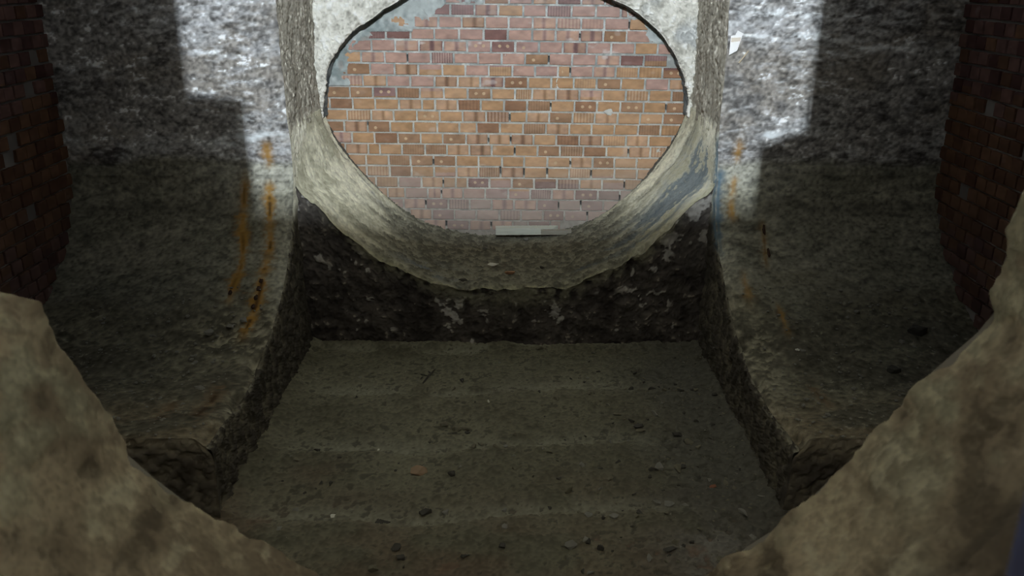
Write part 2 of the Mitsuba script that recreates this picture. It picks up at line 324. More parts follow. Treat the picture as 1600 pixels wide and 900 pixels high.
    lim = np.exp(-(dn / 0.05) ** 2)
    Pn = np.stack([Xn + side * 0.55 * wn * lim, np.full_like(Gn, 2.23) - nrm[-1, 0] * wn * lim, C - Gn - nrm[-1, 1] * wn * lim], -1)
    D = n2((n3, nx), 14, 40, 4, sd + 50); B = n2((n3, nx), 3, 9, 3, sd + 51)
    cn = mixc((0.055, 0.047, 0.038), (0.13, 0.115, 0.085), sst(-1.2, 1.4, 0.5 * B + 0.8 * D))
    cn = mixc(cn, (0.25, 0.22, 0.16), 0.7 * sst(0.09, 0.0, dn + 0.012 * B))
    patch(key + '__near_face', Pn, cn, 'dirt', flip=(side > 0), relief=0.004 * D, fade=3)
    labels[key + '__near_face'] = {'label': 'crumbling brown near end of the ledge'}

curved_wall(-1, 'wall_far_left'); curved_wall(1, 'wall_far_right')
struct('wall_far_left', 'grey stained concrete wall curving into a ledge left of the round opening')
struct('wall_far_right', 'grey stained concrete wall curving into a ledge right of the round opening')

# ---- recessed plaster round the upper half of the opening
AO, BO, GO = 0.860, 0.60, 0.60      # half width, half height and centre drop of the opening
nth, nr = 640, 130
th = np.linspace(-0.06, math.pi + 0.06, nth)[:, None]
jit = 0.0045 * n1(nth, 14, 5, 5)[:, None]
ex_, ez_ = (AO + jit) * np.cos(th), (BO + jit) * np.sin(th)
k = np.minimum((W + 0.02) / np.maximum(np.abs(np.cos(th)), 1e-6), 1.9 / np.maximum(np.abs(np.sin(th)), 1e-6))
ox, oz = k * np.cos(th), k * np.sin(th)
tr = np.linspace(0, 1, nr)[None] ** 1.3
X = ex_ + (ox - ex_) * tr; Zr = ez_ + (oz - ez_) * tr
P = np.stack([X, np.full_like(X, YP), C - GO + Zr], -1)
q = np.stack([X, Zr, 0 * X], -1)
B = (meshkit.fbm(q * 6, 3, 90) - 0.5) * 6; D = (meshkit.fbm(q * 34, 3, 91) - 0.5) * 6; E = (meshkit.fbm(q * 110, 2, 92) - 0.5) * 5
col = mixc((0.44, 0.43, 0.385), (0.70, 0.69, 0.63), sst(-1.4, 1.0, 0.5 * B + 0.6 * D + 0.4 * E))
col = mixc(col, (0.24, 0.235, 0.21), 0.55 * sst(0.9, 1.9, -0.5 * D - 0.7 * E))
col = mixc(col, (0.36, 0.40, 0.44), 0.45 * sst(0.3, 1.5, -B) )
col = mixc(col, (0.80, 0.81, 0.80), 0.6 * sst(0.7, 1.6, D + 0.5 * E))
rim_in = np.exp(-((tr * np.ones_like(X)) / 0.02) ** 2)
P[..., 1] += 0.012 * rim_in
patch('wall_plaster', P, col, 'dirt', flip=True, relief=0.0028 * D + 0.0033 * E + 0.004 * B, fade=2)
struct('wall_plaster', 'bright rough plaster recess round the upper half of the brick opening')
# the dark reveal between the plaster and the brickwork
ry = np.linspace(0, 1, 24)[None]
Pr = np.stack([ex_ + 0 * ry, YP + 0.012 + (YB + 0.03 - YP) * ry + 0 * th, C - GO + ez_ + 0 * ry], -1)
D = n2((nth, 24), 90, 4, 3, 95)
patch('wall_plaster__reveal', Pr, mixc((0.085, 0.10, 0.11), (0.17, 0.19, 0.195), sst(-1, 1.5, D)), 'dirt', flip=False, relief=0.002 * D, fade=2)
labels['wall_plaster__reveal'] = {'label': 'narrow dark blue-grey reveal of the round opening'}

# ---- trough (lower half of the round opening) and the dark sill below it
nth, ny = 640, 190
def half_round(half):
    '''A trough section from its right half (x, drop), springing to bottom, as nth points from left to right.'''
    h = np.array(half, float)
    p = np.vstack([h * [-1, 1], h[::-1][1:]])
    a_ = np.concatenate([[0], np.cumsum(np.hypot(*np.diff(p, axis=0).T))])
    u_ = np.linspace(0, a_[-1], nth)
    return ndimage.gaussian_filter1d(PchipInterpolator(a_, p[:, 0])(u_), 7, mode='nearest')[:, None], ndimage.gaussian_filter1d(PchipInterpolator(a_, p[:, 1])(u_), 7, mode='nearest')[:, None]
XA, GA = half_round([(0.884, 0.575), (0.884, 0.70), (0.882, 0.80), (0.858, 0.852), (0.806, 0.892), (0.744, 0.958), (0.675, 1.034), (0.577, 1.115), (0.470, 1.180), (0.360, 1.236), (0.250, 1.271), (0.12, 1.289), (0, 1.293)])
XB, GB = half_round([(0.862, 0.575), (0.861, 0.63), (0.836, 0.695), (0.787, 0.782), (0.735, 0.866), (0.645, 0.972), (0.582, 1.039), (0.498, 1.112), (0.385, 1.172), (0.25, 1.215), (0.12, 1.232), (0, 1.237)])
v = np.linspace(0, 1, ny)[None]
front_y = 3.485 - 0.03 * np.abs(XA / W) ** 6
chip = np.clip(0.006 + 0.009 * n1(nth, 26, 4, 7), 0, 0.05)[:, None] * sst(0.80, 0.90, GA)
Y = front_y + (YB + 0.012 - front_y) * v
gap = sst(YB - 0.055, YB - 0.045, Y)                                 # open joint between the trough and the bricks
vm = sst(-0.15, 1.15, v) * 0.5 + 0.5 * v
X = XA + (XB - XA) * vm; G = GA + (GB - GA) * vm
X = X * (1 + 0.016 * gap); G = GO + (G - GO) * (1 + 0.018 * gap)
dirt_g = 1.268 - 0.032 * v + 0.008 * (X / 0.3) ** 2 - 0.0 * X
low = sst(-0.02, 0.05, G - dirt_g)
G = G - low * (G - dirt_g) * 0.92
wch = chip * np.exp(-((Y - front_y) / (0.012 + 0.8 * chip)) ** 2)
P = np.stack([X, Y + 0.3 * wch, C - G - wch], -1)
q = np.stack([np.linspace(0, 2.5, nth)[:, None] + 0 * X, Y, 0 * X], -1)
B = (meshkit.fbm(q * [5, 9, 1], 4, 100) - 0.5) * 6; A = (meshkit.fbm(q * [5, 22, 1] + 3, 4, 101) - 0.5) * 6; D = (meshkit.fbm(q * 42, 3, 102) - 0.5) * 6; E = (meshkit.fbm(q * 120, 2, 103) - 0.5) * 5
col = mixc((0.37, 0.36, 0.27), (0.62, 0.605, 0.485), sst(-1.3, 1.2, 0.8 * B + 0.35 * D))
col = mixc(col, (0.20, 0.195, 0.145), 0.6 * sst(0.1, 1.6, 0.9 * A + 0.3 * D) * sst(-0.95, 0.2, X))
col = mixc(col, (0.12, 0.115, 0.095), 0.7 * sst(1.1, 1.9, A + 0.5 * D) * sst(3.7, 4.1, Y))
soil = sst(0.93, 1.17, G + 0.03 * B + 0.04 * A - 0.05 * np.abs(X) + 0.03 * (Y - 3.5))
col = mixc(col, mixc((0.085, 0.082, 0.064), (0.17, 0.165, 0.128), sst(-1.2, 1.5, D + 0.4 * E)), 0.95 * soil)
bl = sst(0.30, 0.75, X + 0.09 * A) * np.exp(-((Y - 3.66 - 0.10 * (X - 0.5)) / 0.17) ** 2) + 0.55 * sst(0.66, 0.8, X) * np.exp(-((Y - 3.75) / 0.2) ** 2)
bl = bl * sst(0.60, 0.76, G)
col = mixc(col, (0.085, 0.115, 0.145), np.clip(0.9 * bl * sst(-0.9, 1.0, 0.6 * A + 0.4 * B + 0.55 * D + 0.3 * E + 0.25), 0, 0.85))
bl2 = np.exp(-((X + 0.33) / 0.14) ** 2) * np.exp(-((Y - 3.6) / 0.09) ** 2) + np.exp(-((X + 0.66) / 0.05) ** 2) * np.exp(-((Y - 4.02) / 0.06) ** 2)
col = mixc(col, (0.10, 0.12, 0.15), 0.75 * bl2 * sst(-0.2, 1.0, A + 0.4 * D))
col = mixc(col, (0.36, 0.35, 0.24), 0.65 * np.exp(-((Y - front_y) / 0.035) ** 2) * sst(-0.6, 0.8, B + 0.4 * D + 0.3))
col = mixc(col, (0.055, 0.052, 0.050), 0.9 * gap * (1 - soil))
rel = 0.0010 * D + 0.0010 * E + 0.003 * B + 0.0012 * A + soil * (0.0012 * D + 0.0022 * E)
col = col * (1 + 0.10 * E + 0.07 * D)[..., None]
P = patch('wall_sill', P, col, 'dirt', flip=True, relief=rel, fade=2)
struct('wall_sill', 'cream stained half-round trough under the brick opening with a dark sill front')
nv = 210
v = np.linspace(0, 1, nv)[None]
X0, G0 = XA, GA - sst(-0.02, 0.05, GA - (1.268 + 0.008 * (XA / 0.3) ** 2)) * (GA - (1.268 + 0.008 * (XA / 0.3) ** 2)) * 0.92
G0 = G0 + chip
Y0 = front_y + 0.3 * chip
G = G0 + (C + 0.03 - G0) * v
Y = Y0 + (3.535 - Y0) * v ** 0.6
X = X0 + 0 * v
P = np.stack([X, Y, C - G], -1)
q = np.stack([X, G, 0 * X + 5], -1)
B = (meshkit.fbm(q * 5, 3, 110) - 0.5) * 6; A = (meshkit.fbm(q * 11, 3, 111) - 0.5) * 6; D = (meshkit.fbm(q * 30, 3, 112) - 0.5) * 6; E = (meshkit.fbm(q * 90, 2, 113) - 0.5) * 5
col = mixc((0.036, 0.031, 0.029), (0.082, 0.072, 0.064), sst(-1.2, 1.5, 0.6 * B + 0.6 * D))
corner = sst(0.55, 0.85, np.abs(X)) * sst(1.35, 0.95, G)
col = mixc(col, (0.13, 0.12, 0.11), 0.6 * corner)
A2 = (meshkit.fbm(q * 20, 3, 114) - 0.5) * 6
flake = sst(1.2, 1.5, A2 + 0.35 * D + 1.25 * corner + 0.2 * E) * sst(-0.2, 0.4, B + 0.9 * corner)
col = mixc(col, (0.36, 0.35, 0.33), 0.85 * flake)
flk = sst(1.9, 2.3, D + 0.7 * E)
col = mixc(col, (0.22, 0.20, 0.17), 0.7 * flk)
top = np.exp(-((G - G0) / (0.045 + 0.03 * sst(0.5, 0.1, np.abs(X)))) ** 2)
col = mixc(col, (0.21, 0.205, 0.145), np.clip(0.85 * top * sst(-0.9, 0.6, D + 0.5 * B + 0.4), 0, 1) * sst(0.85, 0.6, np.abs(X)))
rel = 0.0022 * D + 0.004 * A + 0.0016 * E + 0.002 * flake
col = col * (1 + 0.12 * E + 0.08 * D)[..., None]
patch('wall_sill__front', P, col, 'dirt', flip=True, relief=rel, fade=2)
labels['wall_sill__front'] = {'label': 'dark brown sill front with pale flakes'}

# ---- brick infill of the opening
ROW, PITCHX = 0.0548, 0.1128
tilt = math.tan(math.radians(0.75))
G_ROW0 = 0.1286
rng = np.random.default_rng(7)

def brick_mesh(w, h, depth, ch, ids, r, skew=0.0):
    """A chamfered brick: face towards -y, x to the right; uv carries the brick's numbers."""
    a, b = w / 2, h / 2
    outer = np.array([(-a, -b), (a, -b), (a, b), (-a, b)]) * (1 + 0.05 * (r.random((4, 2)) - 0.5) * [1, 2.2])
    inner = outer * [(a - ch) / a, (b - ch) / b]
    mid = np.array([(0, 0)])
    v = [(x, 0, z) for x, z in inner] + [(x, ch * 0.8, z) for x, z in outer] + [(x, depth, z) for x, z in outer] + [(0, -0.0008, 0)]
    f = [(0, 1, 12), (1, 2, 12), (2, 3, 12), (3, 0, 12)]
    for i in range(4):
        j = (i + 1) % 4
        for o in (0, 4):
            f += [(o + i, o + 4 + i, o + 4 + j), (o + i, o + 4 + j, o + j)]
    v = np.array(v, float)
    v[:, 1] += skew * v[:, 0]
    uv = np.stack([v[:, 0] / w + 0.5, v[:, 2] / h + 0.5], -1)
    uv = np.clip(uv, 0.0, 1.0) + 2 * np.array(ids)
    return v, np.array(f), uv

cand = []
for r_ in range(-6, 24):
    off = {0: 0.0, 1: 0.47}[r_ % 2] + rng.uniform(-0.16, 0.16)
    x = -1.25 + off * PITCHX
    c_ = 0
    while x < 1.25:
        wb = PITCHX * rng.uniform(0.955, 1.035)
        if rng.random() < 0.05:
            wb *= rng.uniform(0.45, 0.75)
        cand.append((x + wb / 2, G_ROW0 + ROW * (r_ + 0.5), wb, r_, c_))
        x += wb; c_ += 1
visible = []
for (x, g, wb, r_, c_) in cand:
    gg = g + tilt * x
    e_ = math.hypot(x / (AO + 0.02), (gg - GO) / (BO + 0.03 if gg < GO else BO + 0.02))
    if e_ > 1.06 or gg > 1.235:
        continue
    upper = gg < 0.5
    ang = math.atan2(GO - gg, x)
    # where cement was smeared over the margin the bricks are missing
    need = 0.95 if (upper and x < -0.2) else (1.0 if upper and x > 0.3 else 1.06)
    if gg < 0.22 and x < -0.30: need = 0.88
    if e_ > need + rng.uniform(-0.03, 0.03):
        continue
    visible.append((x, gg, wb, r_, c_))
visible.sort(key=lambda b: b[1] < -0.02)
made, rest = 0, []
for (x, gg, wb, r_, c_) in visible:
    wj = 0.0098
    v_, f_, uv_ = brick_mesh(wb - wj, ROW - 0.0094 * rng.uniform(0.75, 1.25), 0.05, 0.0022, (r_ + 40, c_ + 3), rng, rng.uniform(-0.02, 0.02))
    ca, sa = math.cos(-math.atan(tilt)), math.sin(-math.atan(tilt))
    v_ = np.stack([v_[:, 0] * ca - v_[:, 2] * sa + x, v_[:, 1] + YB + rng.uniform(-0.003, 0.002), v_[:, 0] * sa + v_[:, 2] * ca + C - gg], -1)
    if gg < -0.02 or made >= 300:
        rest.append((v_, f_, uv_)); continue
    scene[numbered('wall_back__brick')] = mikit.ply((v_ * K, f_), 'brick', uv=uv_)
    made += 1
if rest:
    o, vs, fs, us = 0, [], [], []
    for v_, f_, uv_ in rest:
        vs.append(v_); fs.append(f_ + o); us.append(uv_); o += len(v_)
    scene['wall_back__upper_brickwork'] = mikit.ply((np.vstack(vs) * K, np.vstack(fs)), 'brick', uv=np.vstack(us))
    labels['wall_back__upper_brickwork'] = {'label': 'upper brickwork out of view', 'kind': 'stuff'}
# mortar bed with the cement smeared over the margin
gx = np.linspace(-0.95, 0.95, 620); gg_ = np.concatenate([np.linspace(-0.5, 0.0, 20)[:-1], np.linspace(0.0, 1.40, 400)])
Xm, Gm = np.meshgrid(gx, gg_)
q = np.stack([Xm, Gm, 0 * Xm + 9], -1)
B = (meshkit.fbm(q * 8, 3, 120) - 0.5) * 6; D = (meshkit.fbm(q * 45, 3, 121) - 0.5) * 6
em = np.hypot(Xm / AO, (Gm - GO) / BO)
need = np.where(Gm < 0.5, np.where(Xm < -0.15, 0.90, 0.975), 1.2)
need = np.where((Gm < 0.25) & (Xm < -0.1), 0.83, need)
smear = sst(-0.02, 0.03, em - need + 0.028 * B + 0.018 * D)
spots = sst(2.3, 2.6, B + 0.35 * D)
open_ = np.zeros_like(Xm)
ro = np.random.default_rng(99)
for (x, gg, wb, r_, c_) in visible:
    if gg > 0.15 and ro.random() < 0.08 + 0.22 * float(sst(0.6, 1.0, gg)):
        open_ = np.maximum(open_, (np.abs(Xm - x - wb / 2) < 0.0042) & (np.abs(Gm - gg - 0.006 * ro.normal()) < 0.017 * ro.uniform(0.5, 1)))
Ym = YB + 0.0065 + 0.02 * open_ - 0.0095 * smear - 0.008 * spots + 0.0012 * D
col = mixc((0.30, 0.315, 0.305), (0.44, 0.455, 0.44), sst(-1.3, 1.3, 0.5 * B + 0.7 * D))
col = mixc(col, mixc((0.24, 0.285, 0.285), (0.37, 0.405, 0.40), sst(-1.4, 1.4, B + 0.5 * D)), 0.9 * smear)
col = mixc(col, (0.36, 0.235, 0.185), 0.45 * smear * sst(0.4, 1.4, (meshkit.fbm(q * 14 + 3, 3, 122) - 0.5) * 6) * sst(1.02, 0.93, em))
col = mixc(col, (0.40, 0.38, 0.33), 0.7 * sst(0.3, 0.8, Gm) * (1 - smear))
col = mixc(col, (0.24, 0.215, 0.19), 0.8 * sst(0.90, 1.15, Gm + 0.03 * B))
col = mixc(col, (0.05, 0.05, 0.05), 0.9 * open_) * (1 + 0.10 * D)[..., None]
Pm = np.stack([Xm, Ym, C - Gm], -1)
patch('wall_back', Pm, col, 'dirt', flip=False, do_warp=False)
struct('wall_back', 'red and orange brick infill with grey mortar closing the round opening')

# ---- brick end walls
def end_wall(side, key):
    sd = 200 if side < 0 else 230
    yy = np.linspace(1.4, 3.62, 200); gg = np.linspace(-1.25, 1.45, 260)
    Ym, Gm = np.meshgrid(yy, gg)
    Xm = np.full_like(Ym, side * (XE + 0.005))
    B = n2(Ym.shape, 12, 10, 4, sd); D = n2(Ym.shape, 60, 50, 3, sd + 1)
    col = mixc((0.13, 0.12, 0.115), (0.21, 0.20, 0.19), sst(-1.2, 1.2, B + 0.4 * D))
    patch(key, np.stack([Xm + side * 0.001 * D, Ym, C - Gm], -1), col, 'dirt', flip=(side < 0), do_warp=False)
    r = np.random.default_rng(sd)
    n_ = 0
    bw = 0.070
    for r_ in range(0, 24):
        g = 0.02 + ROW * r_
        y = 3.47 - bw * (0.5 + 0.5 * (r_ % 2) + r.uniform(-0.1, 0.1)); c_ = 0
        while y > 2.62 and n_ < 300:
            w_ = bw * (r.uniform(0.95, 1.05))
            inside = y < np.interp(g, [0, 0.8, 1.0, 1.1, 1.2, 1.28, 1.31], [3.45, 3.44, 3.34, 3.22, 3.05, 2.86, 2.7]) + 0.02
            if inside and r.random() > 0.03:
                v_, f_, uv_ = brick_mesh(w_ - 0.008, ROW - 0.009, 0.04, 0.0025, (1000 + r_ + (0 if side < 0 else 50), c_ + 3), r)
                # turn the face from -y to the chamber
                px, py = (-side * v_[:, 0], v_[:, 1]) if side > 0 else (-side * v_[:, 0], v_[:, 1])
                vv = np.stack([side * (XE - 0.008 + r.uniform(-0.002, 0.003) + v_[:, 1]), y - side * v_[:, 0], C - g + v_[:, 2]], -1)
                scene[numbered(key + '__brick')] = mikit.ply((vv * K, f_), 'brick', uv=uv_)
                n_ += 1
            y -= w_; c_ += 1
    struct(key, f'dark red brick end wall at the {"left" if side < 0 else "right"} end of the chamber')
end_wall(-1, 'wall_left'); end_wall(1, 'wall_right')

# ---- channel floor
xs = np.concatenate([np.linspace(-1.83, -0.96, 30)[:-1], np.linspace(-0.96, 0.96, 470), np.linspace(0.96, 1.83, 30)[1:]])
ys = np.concatenate([np.linspace(1.30, 1.85, 30)[:-1], np.linspace(1.85, 3.62, 460)])
Xf, Yf = np.meshgrid(xs, ys)
q = np.stack([Xf, Yf, 0 * Xf], -1)
B = (meshkit.fbm(q * 3.2, 3, 130) - 0.5) * 6; A = (meshkit.fbm(q * [6, 9, 1], 4, 131) - 0.5) * 6; D = (meshkit.fbm(q * 32, 3, 132) - 0.5) * 6; E = (meshkit.fbm(q * 100, 2, 133) - 0.5) * 5
wav = 0.018 * n1(len(xs), 5, 3, 134)[None]
rid = sum(np.exp(-np.where(Yf - y0 - wav > 0, (Yf - y0 - wav) / 0.055, (Yf - y0 - wav) / 0.022) ** 2) for y0 in (2.25, 2.66, 3.095, 3.50)) * sst(0.80, 0.55, np.abs(Xf + 0.08))
rid = rid * sst(-2.2, 0.2, A + 0.6)
col = mixc((0.098, 0.092, 0.067), (0.155, 0.147, 0.108), sst(-1.3, 1.4, 0.5 * A + 0.4 * B + 0.4 * D))
col = mixc(col, (0.115, 0.080, 0.058), 0.6 * sst(2.55, 1.95, Yf + 0.16 * B) * sst(-1.0, 0.8, A + 0.3))
col = mixc(col, (0.235, 0.23, 0.185), 0.62 * rid * sst(-1.6, 0.6, A + 0.4 * D))
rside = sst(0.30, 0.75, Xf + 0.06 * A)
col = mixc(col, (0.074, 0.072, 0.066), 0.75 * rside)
col = mixc(col, (0.20, 0.19, 0.175), 0.6 * np.exp(-(((Xf - 0.62) / 0.14) ** 2 + ((Yf - 2.06) / 0.16) ** 2)) * sst(-0.6, 0.8, A))
col = mixc(col, (0.040, 0.038, 0.030), 0.75 * sst(0.9, 1.7, D + 0.5 * E + 0.25 * A + 0.25 * rside))
col = mixc(col, (0.17, 0.105, 0.075), 0.5 * sst(1.2, 2.0, A + 0.5 * D) * sst(2.4, 2.1, Yf))
rel = 0.0018 * D + 0.0018 * E + 0.004 * A + 0.011 * rid + 0.002 * rside * D
col = col * (1 + 0.14 * E + 0.06 * D)[..., None] * [0.98, 1.0, 0.98]
Zf = np.zeros_like(Xf) + 0.02 * np.exp(-((np.abs(Xf) - W) / 0.04) ** 2) * (Yf > 2.23) + 0.02 * np.exp(-((Yf - 3.53) / 0.04) ** 2)
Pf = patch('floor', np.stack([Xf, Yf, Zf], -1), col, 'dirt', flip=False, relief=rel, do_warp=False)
struct('floor', 'olive brown dirt floor of the sunken channel with low pale ridges')
from scipy.interpolate import RegularGridInterpolator
floor_z = RegularGridInterpolator((ys, xs), Pf[..., 2], bounds_error=False, fill_value=0.0)

# ---- near passage: the round mouth in the foreground
RIM = [(-0.96, -0.20), (-0.98, 0.10), (-0.975, 0.40), (-0.949, 0.566), (-0.914, 0.576), (-0.882, 0.6), (-0.867, 0.636), (-0.864, 0.67), (-0.848, 0.718), (-0.826, 0.772), (-0.793, 0.847), (-0.753, 0.921), (-0.708, 0.975), (-0.655, 1.029), (-0.606, 1.069), (-0.570, 1.109), (-0.539, 1.139), (-0.492, 1.15), (-0.453, 1.18), (-0.40, 1.209), (-0.367, 1.234), (-0.25, 1.277), (-0.10, 1.30), (0.05, 1.305), (0.20, 1.297), (0.33, 1.268),
       (0.431, 1.234), (0.491, 1.197), (0.528, 1.15), (0.579, 1.109), (0.652, 1.029), (0.697, 0.967), (0.743, 0.914), (0.788, 0.862), (0.815, 0.825), (0.821, 0.782), (0.847, 0.746), (0.889, 0.697), (0.931, 0.649), (0.954, 0.609), (0.954, 0.576), (0.956, 0.524), (0.963, 0.467), (0.968, 0.417), (0.974, 0.375), (0.985, 0.15), (0.985, -0.20)]
rim = np.array(RIM)
al = np.concatenate([[0], np.cumsum(np.hypot(*np.diff(rim, axis=0).T))])
na = 1100
aa = np.linspace(0, al[-1], na)
rx = PchipInterpolator(al, rim[:, 0])(aa) + 0.003 * n1(na, 70, 3, 141); rg = PchipInterpolator(al, rim[:, 1])(aa) + 0.003 * n1(na, 70, 3, 142)
sx, sg = ndimage.gaussian_filter1d(rx, 38, mode='nearest'), ndimage.gaussian_filter1d(rg, 38, mode='nearest')
YN = 1.53
yv = np.concatenate([np.linspace(-2.2, 0.72, 24)[:-1], np.linspace(0.72, YN - 0.03, 240), [YN - 0.015, YN - 0.005, YN, YN + 0.002]])
nyv = len(yv)
wr = np.exp(-np.maximum(YN - yv, 0) / 0.10)[None]
Xn = sx[:, None] * (1 - wr) + rx[:, None] * wr; Gn = sg[:, None] * (1 - wr) + rg[:, None] * wr
Yn = np.broadcast_to(yv[None], Xn.shape)
lip = np.clip(np.array([0] * (nyv - 4) + [0.0, 0.003, 0.012, 0.03]), 0, 1)[None]
Gn = Gn + lip * sst(0.2, 0.8, Gn); Xn = Xn * (1 + lip * 0.6)
Yn = Yn + (0.012 * n1(na, 40, 4, 143))[:, None] * wr
q = np.stack([np.broadcast_to(aa[:, None], Xn.shape), Yn, 0 * Xn + 2], -1)
B = (meshkit.fbm(q * 5, 4, 150) - 0.5) * 6; A = (meshkit.fbm(q * [13, 10, 1] + 7, 5, 151) - 0.5) * 6; D = (meshkit.fbm(q * 40, 3, 152) - 0.5) * 6; E = (meshkit.fbm(q * 120, 2, 154) - 0.5) * 5; H = (meshkit.fbm(q * 2.2, 3, 153) - 0.5) * 6
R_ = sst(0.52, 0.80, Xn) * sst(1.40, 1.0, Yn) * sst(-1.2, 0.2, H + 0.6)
wavy = np.sin(Yn * 70 + 1.2 * B + 10 * Gn + 0.5 * A)
col = mixc((0.150, 0.122, 0.085), (0.275, 0.232, 0.162), sst(-1.2, 1.2, 0.8 * B + 0.2 * D + 0.3 * H))
col = mixc(col, (0.22, 0.225, 0.160), 0.6 * sst(1.10, 0.7, Gn) * sst(-0.6, 0.8, -A))
col = mixc(col, (0.060, 0.049, 0.034), 0.80 * sst(0.4, 1.5, A + 0.35 * D + 0.5 * H + 0.2 * E))
col = mixc(col, (0.30, 0.285, 0.21), 0.5 * sst(0.6, 1.6, -A + 0.4 * D))
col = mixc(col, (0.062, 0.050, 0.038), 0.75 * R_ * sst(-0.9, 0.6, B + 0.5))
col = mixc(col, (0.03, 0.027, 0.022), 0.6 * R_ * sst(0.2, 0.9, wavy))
col = mixc(col, (0.33, 0.30, 0.21), 0.55 * wr * sst(-0.4, 1, D + 0.5 * B) * np.ones_like(Xn))
col = col * np.clip(1 + 0.10 * E + 0.04 * D, 0.4, 1.8)[..., None]
rel = 0.0035 * B + 0.0016 * A + 0.0012 * D + 0.0007 * E + 0.006 * R_ * wavy
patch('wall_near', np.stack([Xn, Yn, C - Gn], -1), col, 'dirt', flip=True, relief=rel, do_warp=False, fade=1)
struct('wall_near', 'mottled brown round mouth of the near passage in the foreground')
# the mouth's far face, seen only from inside the chamber
from shapely.geometry import Polygon, box as sbox
mouth = Polygon([(x, C - g) for x, g in rim] + [(0.985, C + 1.45), (-0.96, C + 1.45)]).buffer(0.012)
face = sbox(-1.85, C - 1.65, 1.85, C + 1.25).difference(mouth)
fm = trimesh.util.concatenate([trimesh.creation.extrude_polygon(g, 0.10) for g in getattr(face, 'geoms', [face])])
fm.apply_transform(np.array([[1, 0, 0, 0], [0, 0, -1, YN], [0, 1, 0, 0], [0, 0, 0, 1.0]]))
scene['wall_near__chamber_face'] = mikit.ply(scaled(fm), 'concrete_plain')
labels['wall_near__chamber_face'] = {'label': 'plain concrete face round the mouth on the chamber side'}
# stepped concrete jambs above the mouth; the flood lamp shines through the gap between them
jl = Polygon([(-1.0, C - 0.034), (-0.527, C - 0.034), (-0.527, C + 0.25), (-0.640, C + 0.256), (-0.632, C + 1.25), (-1.0, C + 1.25)])
jr = Polygon([(1.01, C - 0.034), (0.540, C - 0.034), (0.540, C + 0.147), (0.556, C + 0.155), (0.632, C + 0.185), (0.628, C + 1.25), (1.01, C + 1.25)])
for nm, pg in (('jamb', jl), ('jamb_001', jr)):
    m_ = trimesh.creation.extrude_polygon(pg, 0.10)
    m_.apply_transform(np.array([[1, 0, 0, 0], [0, 0, -1, YN], [0, 1, 0, 0], [0, 0, 0, 1.0]]))
    scene['wall_near__' + nm] = mikit.ply(scaled(m_), 'concrete_plain')
# ceilings and the back of the passage
SH = (-0.26, 0.26, 2.15, 3.05)      # the lamp shaft in the ceiling
cl = [box(-1.86, SH[0], 1.43, 4.3, C + 1.2, C + 1.3), box(SH[1], 1.86, 1.43, 4.3, C + 1.2, C + 1.3), box(SH[0], SH[1], 1.43, SH[2], C + 1.2, C + 1.3), box(SH[0], SH[1], SH[3], 4.3, C + 1.2, C + 1.3),
      box(SH[0] - 0.1, SH[0], SH[2] - 0.1, SH[3] + 0.1, C + 1.3, C + 2.1), box(SH[1], SH[1] + 0.1, SH[2] - 0.1, SH[3] + 0.1, C + 1.3, C + 2.1), box(SH[0], SH[1], SH[2] - 0.1, SH[2], C + 1.3, C + 2.1), box(SH[0], SH[1], SH[3], SH[3] + 0.1, C + 1.3, C + 2.1),
      box(SH[0] - 0.1, SH[1] + 0.1, SH[2] - 0.1, SH[3] + 0.1, C + 2.1, C + 2.2)]
scene['ceiling'] = mikit.ply(scaled(trimesh.util.concatenate(cl)), 'concrete_plain'); struct('ceiling', 'plain concrete ceiling above the chamber, out of the picture')
scene['ceiling_passage'] = mikit.ply(scaled(box(-1.02, 1.02, -2.3, 1.5, C + 1.25, C + 1.35)), 'concrete_plain'); struct('ceiling_passage', 'plain concrete ceiling of the near passage, out of the picture')
pw = trimesh.util.concatenate([box(-1.06, -0.95, -2.3, YN - 0.1, C + 0.18, C + 1.3), box(0.96, 1.07, -2.3, YN - 0.1, C + 0.18, C + 1.3), box(-1.06, 1.07, -2.35, -2.2, C - 1.4, C + 1.3)])
scene['wall_passage'] = mikit.ply(scaled(pw), 'concrete_plain'); struct('wall_passage', 'plain concrete sides and end of the near passage behind the viewpoint')

# ------------------------------------------------------------------ lamps
def thing(key, label, cat, group=None):
    labels[key] = {'label': label, 'category': cat}
    if group: labels[key]['group'] = group
def square_lamp(key, c, w, h, down, rad):
    a, b = w / 2, h / 2
    if down:
        v = np.array([(-a, -b, 0), (-a, b, 0), (a, b, 0), (a, -b, 0)])
    else:
        v = np.array([(-a, 0, -b), (a, 0, -b), (a, 0, b), (-a, 0, b)])[::-1]
    m_ = trimesh.Trimesh((v + c) * K, [[0, 1, 2], [0, 2, 3]], process=False)
    scene[key] = mikit.ply(m_, 'lamp_white', emitter={'type': 'area', 'radiance': {'type': 'rgb', 'value': rad}})
fx, fy0, fz = FLOOD
square_lamp('flood_lamp__lens', FLOOD, FLOOD_SIZE, FLOOD_SIZE, False, FLOOD_RAD)
scene['flood_lamp__housing'] = mikit.ply(scaled(box(fx - 0.06, fx + 0.06, fy0 - 0.10, fy0 - 0.004, fz - 0.05, fz + 0.05)), 'lamp_black')
hood = trimesh.util.concatenate([box(fx - 0.50, fx + 0.50, fy0 - 0.11, fy0 + 0.73, fz - 0.357, fz - 0.350), box(fx - 0.50, fx + 0.50, fy0 - 0.11, fy0 - 0.103, fz - 0.357, fz + 0.09)])
scene['flood_lamp__hood'] = mikit.ply(scaled(hood), 'lamp_black')
scene['flood_lamp__bracket'] = mikit.ply(scaled(box(fx - 0.015, fx + 0.015, fy0 - 0.07, fy0 - 0.03, fz + 0.05, C + 1.25)), 'lamp_black')
thing('flood_lamp', 'black hooded flood lamp under the passage ceiling, behind and above the picture', 'lamp')
